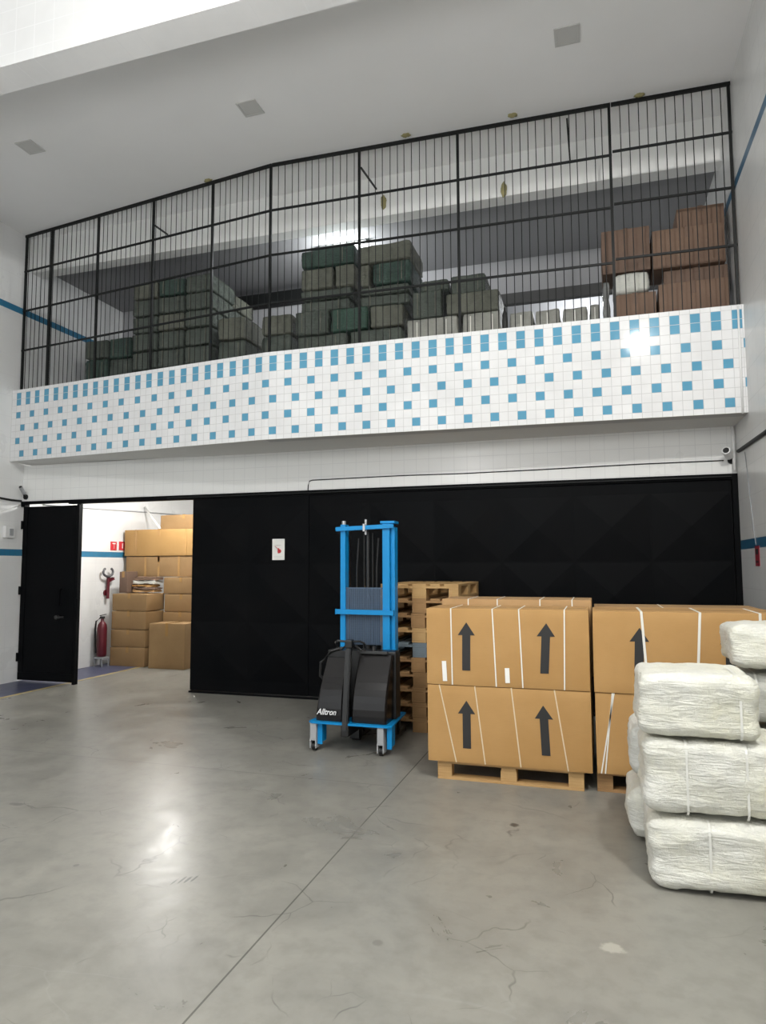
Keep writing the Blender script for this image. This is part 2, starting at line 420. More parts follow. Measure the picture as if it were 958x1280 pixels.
# mezzanine interior
b = new_bm(); box(b, XL, XR, D, D+.2, 6.05, ZC+.2); struct('beam_mezzanine', b, M['plaster'])
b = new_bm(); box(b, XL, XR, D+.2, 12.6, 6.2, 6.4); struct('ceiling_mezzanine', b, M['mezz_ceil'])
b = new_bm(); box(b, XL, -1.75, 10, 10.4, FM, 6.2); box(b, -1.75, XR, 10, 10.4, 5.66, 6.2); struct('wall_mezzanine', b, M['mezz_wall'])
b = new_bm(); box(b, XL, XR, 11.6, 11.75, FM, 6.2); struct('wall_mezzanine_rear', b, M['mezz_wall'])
b = new_bm(); box(b, -1.75, XR, 9.93, 9.998, 5.50, 5.66); box(b, -1.75, XR, 9.998, 10.4, 5.64, 5.66); struct('beam_lintel_shade', b, M['lintel'])  # dark bar painted in for the lintel's shaded underside
b = new_bm(); box(b, -5.9, -3.2, 9.78, 9.998, 5.93, 6.10); struct('beam_steel', b, M['iron'])

# ------------------------------------------------------------------ gate
def gate_leaf(bm, x0, x1, z0, z1, y, cols_, facet=.03, edges=True):
    """pressed sheet: rows of shallow pyramids between flat margins"""
    box(bm, x0, x1, y+.012, y+.05, z0, z1)
    w = (x1-x0)/cols_; rz = [2.42, 1.67, .92, .17]
    for c in range(cols_):
        for r in range(3):
            a, e = x0+w*c+.012, x0+w*(c+1)-.012; t, u = rz[r]-.012, rz[r+1]+.012
            vs = [bm.verts.new(q) for q in ((a,y+.0115,u),(e,y+.0115,u),(e,y+.0115,t),(a,y+.0115,t))]
            m = bm.verts.new(((a+e)/2, y+.0115-facet, (t+u)/2))
            for i in range(4): bm.faces.new((vs[i], vs[(i+1)%4], m))
zt = ZG-.05
d1 = None
b = new_bm(); box(b, XL+.03, -7.02, D+.0, D+.05, .03, 2.515, .004)
box(b, XL+.03, -7.02, D-.012, D+.01, .03, .14, .003)
for xx in (XL+.03, -7.10): box(b, xx, xx+.08, D-.01, D+.01, .141, 2.515, .003)
d1 = struct('door_1', b, M['gate'])
b = new_bm(); cyl(b, (-7.28,D-.01,.93), (-7.28,D-.06,.93), .028); bar(b, (-7.28,D-.055,.93), (-7.15,D-.055,.935), .02)
o = obj('door_handle', b, M['handle'], d1); o['label'] = 'dark steel lever handle'
b = new_bm(); bar(b, (-7.24,D-.045,1.10), (-7.24,D-.045,1.32), .016); bar(b, (-7.24,D-.01,1.10),(-7.24,D-.05,1.10),.016); bar(b, (-7.24,D-.01,1.32),(-7.24,D-.05,1.32),.016)
obj('pull_bar', b, M['gate'], d1)
for z in (.35, 1.3, 2.25):
    b = new_bm(); cyl(b, (XL+.022,D-.015,z-.06), (XL+.022,D-.015,z+.06), .018); obj('hinge', b, M['gate'], d1)
b = new_bm(); box(b, -6.985, -6.955, D-.02, D-.001, .9, 1.2, .004); obj('latch', b, M['gate'], d1)
b = new_bm(); gate_leaf(b, -5.118, -3.44, .03, zt, D-.03, 2); struct('door_2', b, M['gate'])
b = new_bm(); gate_leaf(b, -3.4385, XR-.06, .03, zt, D-.02, 6); struct('door_3', b, M['gate'])
# frame of the gate: head rail, posts, right jamb
b = new_bm(); box(b, -7.15, XR, D-.035, D+.06, zt+.002, ZG+.012, .004); box(b, XL, -7.15, D-.035, D+.06, 2.553, ZG+.012, .003)
box(b, XL, -7.93, D-.03, D+.06, 2.515, 2.553); struct('trim_3', b, M['gate'])
b = new_bm(); box(b, -7.016, -6.975, D-.01, D+.06, 0.0, zt); struct('trim_4', b, M['gate'])
b = new_bm(); box(b, XR-.055, XR, D-.045, D+.06, 0, ZG+.01); struct('trim_5', b, M['gate'])
b = new_bm(); box(b, -5.118, XR-.06, D-.05, D+.04, 0.0, .022); struct('trim_6', b, M['gate'])
b = new_bm(); box(b, -5.5, XR-.06, D-.062, D-.036, 2.555, 2.566); struct('trim_7', b, M['iron'])

# ------------------------------------------------------------------ iron grille on the parapet
GZT = (6.565, 6.521, 6.56); RAIL = ((6.018,5.943,5.997),(5.416,5.382,5.412),(4.82,4.787,4.809)); OFF = .12
def gp(x):
    """plan y on the grille line and interpolation of a per-station triple"""
    if x <= A_[0]: t = (x-XL)/(A_[0]-XL); return L_[1]+(A_[1]-L_[1])*t+OFF, lambda q: q[0]+(q[1]-q[0])*t
    t = (x-A_[0])/(XR-A_[0]); return A_[1]+(R_[1]-A_[1])*t+OFF, lambda q: q[1]+(q[2]-q[1])*t
def grille(label, x0, x1, posts, dz=0.):
    g = thing('security_grille', label, 'grille', ((x0+x1)/2, gp((x0+x1)/2)[0], 4.15), 0., 'iron grille sections on the parapet')
    ox, oy, oz = g.location
    def put(n, bm):
        for v in bm.verts: v.co -= Vector((ox, oy, oz))
        return obj(n, bm, M['iron'], g)
    for x in posts:
        y, f = gp(x); b = new_bm(); box(b, x-.014, x+.014, y-.014, y+.014, f(ZT)-.005, f(GZT)-.006); put('post', b)
    for q in (GZT,)+RAIL:
        b = new_bm(); ya, fa = gp(x0); yb, fb = gp(x1); h = .036 if q is GZT else .023
        e = dz if q is not GZT else 0.
        bar(b, (x0, ya-.003, fa(q)-h/2+e), (x1, yb-.003, fb(q)-h/2+e), .028 if q is GZT else .018, h); put('rail', b)
    n = max(2, round((x1-x0)/.0875))
    for i in range(1, n):
        x = x0+(x1-x0)*i/n
        if min(abs(x-p) for p in posts) < .03: continue
        y, f = gp(x); b = new_bm(); x += random.uniform(-.004,.004)
        cyl(b, (x, y, f(ZT)-.004), (x+random.uniform(-.006,.006), y, f(GZT)-.03), .0047, 6); put('bar', b)
    return g, put
random.seed(4)
G1, p1 = grille('black iron bar grille from left wall to the bend in the parapet', XL+.02, A_[0]-.004, [XL+.045, -7.42+.0, -6.50, -5.50, -4.52, A_[0]-.016])
G2, p2 = grille('black iron bar grille section over the middle of the parapet', A_[0]+.004, .283, [-2.52, -1.36, .268])
G3, p3 = grille('black iron bar grille section above brown cartons at right wall', .29, XR-.004, [XR-.022], .035)
for put, a, e in ((p1, (-5.477,7.42,6.16), (-5.62,7.92,6.29)), (p2, (-2.50,7.22,6.29), (-2.537,7.92,6.42)), (p2, (-.163,7.24,6.42), (-.155,7.92,6.33))):
    b = new_bm(); bar(b, a, e, .018); put('brace', b)
# foam left on the ceiling by the fixings
for i, (x, y, lab) in enumerate(((-4.609,7.32,'yellowed foam lump on ceiling above the left grille section'), (-1.948,7.20,'yellowed foam lump on ceiling above the centre of the grille'),
                  (-.736,7.22,'yellowed foam lump on ceiling right of the centre grille'), (.576,7.30,'small foam lump on ceiling near the right wall grille'))):
    b = new_bm(); bmesh.ops.create_icosphere(b, subdivisions=3, radius=1.)
    for v in b.verts:
        k = 1+.5*noise.noise(v.co*2.3+Vector((i*5,0,0))); v.co = Vector((v.co.x*.05*k, v.co.y*.03*k, v.co.z*.02*k))
    o = obj('foam_lump', b, M['foam'], None, True); o.location = (x, y, ZC-.008); tag(o, lab, 'foam')
for i, (x, z, lab) in enumerate(((-2.44,6.22,'yellow foam smear on the beam behind the grille brace'),(-.93,6.13,'yellow foam smear low on the beam right of centre'))):
    b = new_bm(); bmesh.ops.create_icosphere(b, subdivisions=3, radius=1.)
    for v in b.verts:
        k = 1+.5*noise.noise(v.co*2.3+Vector((i*5,3,0))); v.co = Vector((v.co.x*.035*k, v.co.y*.012*k, v.co.z*.09*k))
    o = obj('foam_smear', b, M['foam'], None, True); o.location = (x, D-.008, z); tag(o, lab, 'foam')
# recessed ceiling panels
for (x, y, lab) in ((-6.23,6.08,'small square ceiling light panel near the left wall'), (-3.43,6.25,'small square ceiling light panel above the bend of the grille'),
                    (-.12,6.235,'small square ceiling light panel nearest the right wall')):
    g = thing('ceiling_light', lab, 'ceiling light', (x, y, ZC), 0., 'square ceiling light panels')
    b = new_bm()
    for sx in (-1, 1): box(b, sx*.105-.010, sx*.105+.010, -.115, .115, -.012, -.001); box(b, -.095, .095, sx*.105-.010, sx*.105+.010, -.012, -.001)
    obj('frame', b, M['panel_off'], g)
    b = new_bm(); box(b, -.094, .094, -.094, .094, -.008, -.001); obj('diffuser', b, M['panel_off'], g)

# ------------------------------------------------------------------ pallets
def pallet(name, label, x0, y0, sx, sy, z=0., m='wood', group=None, cat='pallet', nblk=3):
    """boards run along x; blocks and skids below. origin: front left bottom corner"""
    g = thing(name, label, cat, (x0+sx/2, y0+sy/2, z), 0., group)
    def o(n, bm): return obj(n, bm, M[m], g)
    hx, hy = sx/2, sy/2
    for k in (-1, 0, 1):
        yy = k*(hy-.05)
        b = new_bm(); box(b, -hx, hx, yy-.05, yy+.05, 0., .02, .002); o('bottom_board', b)
        for q in (-1, 0, 1):
            xx = q*(hx-.055); w = .055 if q else .06
            b = new_bm(); box(b, xx-w, xx+w, yy-.048, yy+.048, .0202, .0978, .003); o('block', b)
    for q in (-1, 0, 1):
        xx = q*(hx-.055); b = new_bm(); box(b, xx-.055, xx+.055, -hy, hy, .098, .118, .002); o('stringer', b)
    n = 5 if sy <= 1.05 else 7
    for i in range(n):
        yy = -hy+.05+(sy-.1)*i/(n-1); b = new_bm(); box(b, -hx, hx, yy-.05, yy+.05, .1182, .1398, .002); o('top_board', b)
    return g
pallet('wooden_pallet', 'pale wooden pallet under the two strapped cartons nearest the stacker', -1.205, 5.275, 1.085, .98)
pallet('wooden_pallet', 'wooden pallet under the cartons at the right wall', -.03, 5.31, 1.2, 1.05, 0., 'wood2')
# tall stack of empty pallets behind the stacker: 0.8 m side to the front
rw = ['lowest', 'second', 'third', 'fourth', 'fifth', 'sixth', 'seventh', 'eighth', 'ninth', 'topmost']
random.seed(7)
def stack_pallet(i):
    z = i*.1455; dx = random.uniform(-.015,.015) if 0 < i < 9 else 0.; m = 'wood' if i in (9,6) else ('wood_grey' if i == 5 else 'wood2')
    lab = '%s wooden pallet in the tall stack behind the blue stacker' % rw[i]
    if i == 5: lab = 'grey painted pallet, sixth from the floor in the tall stack behind the stacker'
    g = thing('wooden_pallet', lab, 'pallet', (-1.69+dx, 7.235, z), 0., 'stacked empty pallets')
    def o(n, bm): return obj(n, bm, M[m], g)
    for q in (-1, 0, 1):
        xx = q*.35; w = .05 if q else .0725
        b = new_bm(); box(b, xx-w, xx+w, -.6, .6, 0., .0215, .002); o('bottom_board', b)
        for k in (-1, 0, 1):
            l = .0725; yy = k*(.6-l)
            b = new_bm(); box(b, xx-w+.001, xx+w-.001, yy-l, yy+l, .0217, .0998, .003); o('block', b)
    for k in (-1, 0, 1):
        yy = k*(.6-.0725); b = new_bm(); box(b, -.4, .4, yy-.0725, yy+.0725, .10, .1215, .002); o('stringer', b)
    for q in range(5):
        xx = -.4+.0725+(.8-.145)*q/4; w = .0725 if q % 2 == 0 else .05
        b = new_bm(); box(b, xx-w, xx+w, -.6, .6, .1217, .1435, .002); o('top_board', b)
for i in range(10): stack_pallet(i)

# ------------------------------------------------------------------ strapped cartons with arrows
def arrow(bm, tip, base, w_head, h_head, w_shaft, y):
    (tx, tz), (bx_, bz) = tip, base; h = tz-bz
    ax = lambda z: tx+(bx_-tx)*(tz-z)/h
    zs = tz-h_head
    pts = [(tx, tz), (ax(zs)+w_head/2, zs), (ax(zs)+w_shaft/2, zs), (bx_+w_shaft/2, bz), (bx_-w_shaft/2, bz), (ax(zs)-w_shaft/2, zs), (ax(zs)-w_head/2, zs)]
    a = [bm.verts.new((x, y, z)) for x, z in pts]; c_ = [bm.verts.new((x, y+.003, z)) for x, z in pts]
    # faces: head and shaft, front
    bm.faces.new((a[0], a[6], a[5], a[2], a[1])); bm.faces.new((a[2], a[5], a[4], a[3]))
    for i in range(7): bm.faces.new((a[i], a[(i+1)%7], c_[(i+1)%7], c_[i]))
def carton(label, x0, x1, y0, y1, z0, z1, m='card', group=None, arrows=(), straps=(), slips=(), seed=0, top_strap=True, name='cardboard_box', swidth=.009, scol='strap'):
    ox, oy = (x0+x1)/2, (y0+y1)/2
    sx, sy, sz = x1-x0, y1-y0, z1-z0
    b = new_bm(); crisp(b, sx, sy, sz, seed, .002)
    g = thing(name, label, 'box', (ox, oy, z0), 0., group)
    obj('carton', b, M[m], g, 'angle')
    yf = -sy/2-.0046
    for (tip, base) in arrows:
        b = new_bm(); arrow(b, (tip[0]-ox, tip[1]-z0), (base[0]-ox, base[1]-z0), .132, .098, .062, yf); o = obj('arrow', b, M['ink'], g); o['label'] = 'black printed arrow pointing up'
    for (xa, xb) in straps:
        b = new_bm(); bar(b, (xa-ox, yf-.001, sz), (xb-ox, yf-.001, .004), swidth, .0022)
        if top_strap: bar(b, (xa-ox, yf-.001, sz+.0008), (xa-ox, sy/2, sz+.0008), swidth, .0022)
        o = obj('strap', b, M[scol], g); o['label'] = 'thin pale strap'
    for (xa, za, xb, zb) in slips:
        b = new_bm(); bar(b, (xa-ox, yf-.0012, za-z0), (xb-ox, yf-.0012, zb-z0), .034, .0014); o = obj('paper_slip', b, M['paper'], g); o['label'] = 'white paper slip'
    b = new_bm(); box(b, -sx/2+.02, sx/2-.02, -.0015, .0015, sz-.0005, sz+.0012); obj('flap_seam', b, M['card4'], g)
    return g
YF = 5.235
carton('kraft carton with two up arrows and slanting straps on the pallet nearest stacker', -1.272, -.058, YF+.005, 5.73, .140, .716, 'card', 'strapped cartons',
       [((-.968,.607),(-.967,.251)), ((-.397,.603),(-.382,.243))], [(-1.177,-1.05),(-.902,-.83),(-.627,-.566),(-.313,-.227)], (), 1, scol='string')
carton('kraft carton with two white paper slips and two up arrows beside the stacker', -1.276, -.058, YF, 5.72, .719, 1.303, 'card', 'strapped cartons',
       [((-.960,1.199),(-.965,.835)), ((-.361,1.205),(-.381,.836))], [(-1.08,-1.073),(-.76,-.737),(-.561,-.54),(-.229,-.24)],
       [(-1.137,.90,-1.130,.748),(-.655,.865,-.652,.755)], 2)
carton('kraft carton in back row, lower one behind the slip marked carton', -1.26, -.05, 5.745, 6.24, .140, .745, 'card', 'back row cartons', seed=3)
carton('kraft carton peeking over the top of the carton with paper slips', -1.262, -.04, 5.75, 6.25, .748, 1.352, 'card2', 'back row cartons', straps=[(-1.035,-1.035),(-.791,-.79),(-.443,-.443),(-.189,-.189)], seed=4)
carton('lower kraft carton at right wall partly hidden by white bales', -.028, 1.20, 5.26, 5.80, .140, .712, 'card', 'strapped cartons',
       [((.259,.557),(.259,.215)), ((.86,.557),(.86,.215))], [(.102,.001),(.091,.028),(.62,.58),(1.06,1.02)], (), 5)
carton('upper kraft carton at right wall with dark arrows and two broad straps', -.032, 1.205, 5.25, 5.79, .715, 1.298, 'card', 'strapped cartons',
       [((.289,1.185),(.275,.845)), ((.877,1.182),(.869,.842))], [(.304,.336),(.689,.652),(1.065,1.058)], (), 6, swidth=.017)
carton('lower kraft carton in the back row at the right wall', -.02, 1.20, 5.82, 6.32, .140, .712, 'card2', 'back row cartons', seed=7)
carton('upper kraft carton in the back row at the right wall', -.02, 1.205, 5.81, 6.33, .715, 1.295, 'card2', 'back row cartons', seed=8, straps=[(.5,.5)])

# ------------------------------------------------------------------ white bales on the floor at the right
def bale(name, label, x0, x1, y0, y1, z0, z1, m, group, seed, r=.1, amp=.016, cuts=22, straps=(), strap_m='strap', rz=0., cat='bale', stretch=(2.2,2.2,7), cross=True):
    sx, sy, sz = x1-x0, y1-y0, z1-z0
    g = thing(name, label, cat, ((x0+x1)/2, (y0+y1)/2, z0), rz, group)
    b = new_bm(); rounded(b, sx, sy, sz, r, cuts, seed, amp, stretch, [(0, s*sx, .03, .007) for s in straps])
    # strap path: read the shape back so that the strap hugs it
    loops = []
    for s in straps:
        x = s*sx; loops.append(x)
    obj('wrap', b, M[m], g, True)
    for x in loops:
        b = new_bm(); hy, h = sy/2-.014, sz; rr = r*.75
        pts = []
        for (cy, cz, a0) in ((hy-rr, h-.012-rr, 0), (-hy+rr, h-.012-rr, 90), (-hy+rr, .004+rr, 180), (hy-rr, .004+rr, 270)):
            for k in range(5):
                t = math.radians(a0+22.5*k); pts.append((cy+rr*math.cos(t), cz+rr*math.sin(t)))
        ring = []
        for y, z in pts:
            ring.append((b.verts.new((x-.0055, y, z)), b.verts.new((x+.0055, y, z))))
        for i in range(len(ring)):
            p, q = ring[i], ring[(i+1)%len(ring)]; b.faces.new((p[0], p[1], q[1], q[0]))
        bmesh.ops.recalc_face_normals(b, faces=b.faces[:])
        obj('strap', b, M['bale_strap'], g)
    return g
WB = 'white bales beside the cartons'
bale('white_bale', 'long white bale on the floor, lowest of the front stack', .21, 1.16, 3.79, 4.30, .0, .360, 'sack', WB, 11, .075, .015, 30, (-.19,.12,.34))
bale('white_bale', 'long white bale in the middle of the front stack', .195, 1.14, 3.80, 4.32, .361, .748, 'sack', WB, 12, .08, .016, 30, (-.27,.02,.25))
bale('white_bale', 'short white bale on top of the front stack', .185, .770, 3.80, 4.33, .749, 1.082, 'sack', WB, 13, .068, .011, 30, (.33,))
bale('white_bale', 'white bale on the floor behind the front stack', .13, 1.10, 4.34, 4.88, 0., .352, 'sack', WB, 14, .11, .022, 20, (-.2,.2))
bale('white_bale', 'white bale on second layer behind the front stack', .155, 1.12, 4.36, 4.90, .353, .70, 'sack_dim', WB, 15, .11, .022, 20, (-.2,.2))
bale('white_bale', 'grey white bale on third layer behind the short top bale', .62, 1.42, 4.38, 4.92, .701, 1.02, 'sack_dim', WB, 16, .11, .022, 20, (-.2,.2))
bale('white_bale', 'highest white bale at the right edge in front of cartons', .725, 1.43, 4.34, 4.90, 1.021, 1.305, 'sack', WB, 17, .085, .020, 22, (.05,))

# ------------------------------------------------------------------ blue electric stacker
g = thing('stacker', 'blue electric pallet stacker with tall mast and black cover before the gate', 'stacker', (-2.06, 6.0, 0))
G0 = Vector(g.location)
def sp(n, bm, m, smooth=False, parent=None, label=None):
    for v in bm.verts: v.co -= G0
    o = obj(n, bm, M[m] if isinstance(m, str) else m, parent or g, smooth)
    if label: o['label'] = label
    return o
b = new_bm(); prism(b, [(-2.475,5.72),(-2.44,5.69),(-1.74,5.69),(-1.705,5.72),(-1.74,6.30),(-2.44,6.30)], .247, .262)
sp('base_frame', b, 'blue', label='blue base frame')
for x0, x1 in ((-2.40,-2.355),(-1.755,-1.712)):
    b = new_bm(); box(b, x0, x1, 5.735, 5.75, .06, .2465, .003); box(b, x1-.012, x1, 5.7502, 5.84, .08, .2465, .003); sp('wheel_bracket', b, 'blue', label='blue wheel bracket')
for xc in (-2.43, -1.805):
    cst = new_bm(); box(cst, xc-.03, xc+.03, 5.70, 5.80, .095, .2465, .008); 
    for s in (-1, 1): box(cst, xc+s*.026-.005, xc+s*.026+.005, 5.70, 5.80, .03, .11, .002)
    c_ = sp('caster', cst, 'grey', label='grey caster fork')
    w = new_bm()
    for s in (-.5, .5): cyl(w, (xc+s*.012-.010, 5.75, .0405), (xc+s*.012+.010, 5.75, .0405), .040, 20)
    sp('wheel', w, 'black', False, c_, 'black wheel')
# black cover: left and right bulged panels either side of the tiller column
def panel(bx0, bx1, tx0, tx1, z0, z1, yb, yt, bulge, n=10):
    bm = new_bm(); fr, bk = [], []
    for i in range(n+1):
        t = i/n; z = z0+(z1-z0)*t
        y = yb+(yt-yb)*t**1.6 - bulge*math.sin(PI*min(1, t*1.15))*.5
        xa, xb = bx0+(tx0-bx0)*t, bx1+(tx1-bx1)*t
        fr.append((bm.verts.new((xa, y+.015, z)), bm.verts.new((xa+.015, y, z)), bm.verts.new((xb-.015, y, z)), bm.verts.new((xb, y+.015, z))))
        bk.append((bm.verts.new((xa, 6.06, z)), bm.verts.new((xb, 6.06, z))))
    for i in range(n):
        a, c2 = fr[i], fr[i+1]
        for k in range(3): bm.faces.new((a[k], a[k+1], c2[k+1], c2[k]))
        bm.faces.new((bk[i][0], fr[i][0], fr[i+1][0], bk[i+1][0])); bm.faces.new((fr[i][3], bk[i][1], bk[i+1][1], fr[i+1][3])); bm.faces.new((bk[i][1], bk[i][0], bk[i+1][0], bk[i+1][1]))
    bm.faces.new((fr[0][0], fr[0][1], fr[0][2], fr[0][3], bk[0][1], bk[0][0])); bm.faces.new((fr[-1][0], fr[-1][1], fr[-1][2], fr[-1][3], bk[-1][1], bk[-1][0]))
    return bm
cv = sp('cover_panel', panel(-2.425, -2.165, -2.375, -2.175, .263, .80, 5.745, 5.90, .03), 'black_gloss', label='left black cover panel with white logo')
sp('cover_panel', panel(-2.085, -1.765, -2.075, -1.755, .263, .835, 5.745, 5.93, .05), 'black_gloss', label='right black glossy cover panel')
b = new_bm(); box(b, -2.40, -1.74, 5.97, 6.12, .2625, .86, .012); sp('motor_housing', b, 'black')
# logo
cu = bpy.data.curves.new('logo_curve', 'FONT'); cu.body = 'Alltron'; cu.size = .072; cu.shear = .35; cu.extrude = .0008; cu.offset = .0012
to = bpy.data.objects.new('logo_tmp', cu); COL.objects.link(to)
bpy.context.view_layer.update()
me = bpy.data.meshes.new_from_object(to.evaluated_get(bpy.context.evaluated_depsgraph_get()))
bpy.data.objects.remove(to); bpy.data.curves.remove(cu)
me.materials.clear(); me.materials.append(M['logo'])
lw = max(v.co.x for v in me.vertices)
me.transform(Matrix.Scale(.185/lw, 4, (1,0,0)))
lo = bpy.data.objects.new('logo', me); COL.objects.link(lo); lo.parent = cv
lo.rotation_euler = (PI/2-.04, 0, 0); lo.location = Vector((-2.405, 5.7275, .322))-G0; lo['label'] = 'white slanted logo lettering'
# tiller
b = new_bm(); bar(b, (-2.125, 5.70, .20), (-2.125, 5.79, .90), .052, .06, .008); box(b, -2.16, -2.09, 5.68, 5.97, .15, .2455, .01); til = sp('tiller', b, 'black', label='black tiller arm')
b = new_bm(); box(b, -2.16, -2.09, 5.77, 5.86, .90, .975, .015); tube(b, [(-2.165,5.80,.96),(-2.23,5.79,.965),(-2.26,5.81,.95),(-2.255,5.86,.90),(-2.22,5.86,.88),(-2.165,5.84,.92)], .010)
tube(b, [(-2.085,5.80,.96),(-2.02,5.79,.965),(-1.99,5.81,.95),(-1.995,5.86,.90),(-2.03,5.86,.88),(-2.085,5.84,.92)], .010)
sp('tiller_head', b, 'black', False, til)
b = new_bm(); box(b, -2.06, -1.80, 5.90, 5.93, .842, .868, .004); cyl(b, (-2.02,5.915,.868), (-2.02,5.915,.93), .012); cyl(b, (-1.93,5.915,.868), (-1.93,5.915,.91), .018)
sp('control_bar', b, 'handle', label='dark control bar')
b = new_bm(); tube(b, [(-2.40,5.99,.55),(-2.47,5.96,.62),(-2.46,5.95,.74),(-2.36,5.95,.85),(-2.25,5.97,.88)], .014); sp('hose', b, 'black')
# mast
b = new_bm(); box(b, -2.325, -2.275, 6.10, 6.20, .262, 2.03, .004); sp('mast_column', b, 'blue', label='left blue mast column')
b = new_bm(); box(b, -1.905, -1.835, 6.10, 6.20, .262, 2.03, .004); box(b, -1.834, -1.795, 6.14, 6.24, .262, 2.0, .004); box(b, -1.925,-1.785, 6.095, 6.245, 2.031, 2.055, .004)
sp('mast_column', b, 'blue', label='right blue mast column')
b = new_bm(); box(b, -2.318, -2.28, 6.205, 6.27, .30, 1.97, .003); sp('inner_column', b, 'black')
b = new_bm(); box(b, -1.90, -1.838, 6.205, 6.27, .30, 1.97, .003); sp('inner_column', b, 'black')
b = new_bm(); bar(b, (-2.365,6.085,1.985), (-1.79,6.085,2.005), .028, .04, .004); sp('top_crossbar', b, 'blue', label='blue top crossbar')
b = new_bm(); bar(b, (-2.365,6.085,1.205), (-1.79,6.085,1.20), .028, .044, .004); sp('middle_crossbar', b, 'blue', label='blue middle crossbar')
b = new_bm(); cyl(b, (-2.30,6.13,2.031), (-2.30,6.13,2.065), .02); sp('cap', b, 'steel')
b = new_bm(); cyl(b, (-2.07,6.17,.262), (-2.07,6.17,1.35), .03); cyl(b, (-2.07,6.17,1.35), (-2.07,6.17,1.96), .018); sp('lift_cylinder', b, 'black')
b = new_bm(); cyl(b, (-2.075,6.12,1.93), (-2.075,6.12,2.075), .012); bar(b, (-2.075,6.07,1.96),(-2.075,6.07,2.03), .02); sp('chain_bolt', b, 'steel', label='steel chain bolt')
for x in (-2.115, -2.03):
    b = new_bm(); bar(b, (x,6.20,.5), (x,6.20,1.95), .012, .022); sp('chain', b, 'iron')
for x in (-2.19, -1.99):
    b = new_bm(); tube(b, [(x,6.19,.6),(x,6.19,1.6),(x+.02,6.19,1.9)], .009); sp('hose', b, 'black')
# mesh guard
b = new_bm(); nx, nz = 26, 38; x0, x1, z0, z1 = -2.272, -1.908, .90, 1.425
for i in range(nx+1):
    x = x0+(x1-x0)*i/nx; bar(b, (x,6.125,z0), (x,6.125,z1), .0075, .003)
for k in range(nz+1):
    z = z0+(z1-z0)*k/nz; bar(b, (x0,6.128,z), (x1,6.128,z), .0075, .003)
box(b, x0, x1, 6.12, 6.134, z1-.006, z1+.006)
sp('mesh_guard', b, 'mesh', label='blue grey mesh guard')
# lift carriage, forks, straddle legs
b = new_bm(); box(b, -2.29, -1.80, 6.305, 6.335, .08, .42, .004); sp('fork_carriage', b, 'black')
for x in (-2.2, -1.865):
    b = new_bm(); box(b, x-.05, x+.05, 6.336, 7.42, .060, .086, .003); box(b, x-.05, x+.05, 6.336, 6.37, .0865, .40, .003); sp('fork', b, 'black')
for x in (-2.2, -1.865):
    b = new_bm(); box(b, x-.045, x+.045, 6.28, 6.60, .024, .056, .003); box(b, x-.045, x+.045, 6.15, 6.28, .024, .224, .003); lg = sp('support_leg', b, 'black')
    w = new_bm(); cyl(w, (x-.04,6.20,.024), (x+.04,6.20,.024), .0235, 16); sp('wheel', w, 'black', False, lg)

# ------------------------------------------------------------------ small things on walls and gate
def sign_on_gate():
    g = thing('sign', 'small white notice with red and black pictogram on the black gate', 'sign', (-3.845, D-.043, 1.715))
    b = new_bm(); box(b, -.085, .085, -.004, .004, 0, .268, .001); obj('sign_board', b, M['paper'], g)
    y = -.0055
    b = new_bm(); bar(b, (-.062,y,.245), (.062,y,.245), .016, .001); o = obj('caption', b, M['grey'], g); o['label'] = 'grey caption line'
    b = new_bm(); bar(b, (-.045,y,.186), (.035,y,.186), .020, .001); o = obj('pictogram', b, M['ink'], g); o['label'] = 'black bar of the pictogram'
    b = new_bm(); bar(b, (-.045,y-.0008,.176), (.042,y-.0008,.104), .030, .001); bar(b, (.0,y-.0006,.15), (.005,y-.0006,.085), .022, .001)
    bmesh.ops.create_circle(b, cap_ends=True, segments=16, radius=.026, matrix=Matrix.Translation((.015,y-.001,.112)) @ Matrix.Rotation(PI/2, 4, 'X'))
    o = obj('pictogram', b, M['signred'], g); o['label'] = 'red slanted figure'
    b = new_bm(); bar(b, (-.055,y,.045), (.055,y,.045), .006, .001); bar(b, (-.055,y,.030), (.04,y,.030), .006, .001); obj('caption', b, M['grey'], g)
sign_on_gate()
def fire_sign(y0, y1, z0, z1, lab, kind):
    g = thing('fire_sign', lab, 'sign', (XL+.004, (y0+y1)/2, z0)); h = z1-z0; w = (y1-y0)/2
    b = new_bm(); box(b, -.003, .003, -w, w, 0, h); obj('sign_board', b, M['signred'], g)
    b = new_bm(); x = .0042
    if kind == 0:
        bar(b, (x,-.035,h*.78), (x,.045,h*.78), .001, .018); bar(b, (x,.005,h*.75), (x,.005,h*.2), .018, .001)
    else:
        bar(b, (x,0,h*.2), (x,0,h*.8), .034, .001)
    obj('pictogram', b, M['paper'], g)
fire_sign(9.845, 10.0, 1.925, 2.075, 'small red sign with white arrow, left of two on storeroom wall', 0)
fire_sign(10.065, 10.22, 1.93, 2.083, 'small red sign with pale centre, right of two on storeroom wall', 1)
g = thing('sticker', 'dark red upright sticker on the right wall below blue band', 'sticker', (XR-.003, 7.13, 1.62))
b = new_bm(); box(b, -.002, .002, -.085, .085, 0, .19); obj('sticker_board', b, M['stickred'], g)
b = new_bm(); box(b, -.0035, -.0022, -.05, .05, .11, .16); box(b, -.0035, -.0022, -.05, .05, .03, .05); obj('print', b, M['ink'], g)
# switch box on the left wall
g = thing('switch_box', 'white surface switch box on left wall above the blue band', 'switch', (XL, 7.68, 2.055))
b = new_bm(); box(b, 0, .05, -.085, .085, 0, .165, .008); obj('body', b, M['white'], g)
b = new_bm(); box(b, .051, .06, -.02, .045, .03, .13, .003); obj('rocker', b, M['grey'], g)
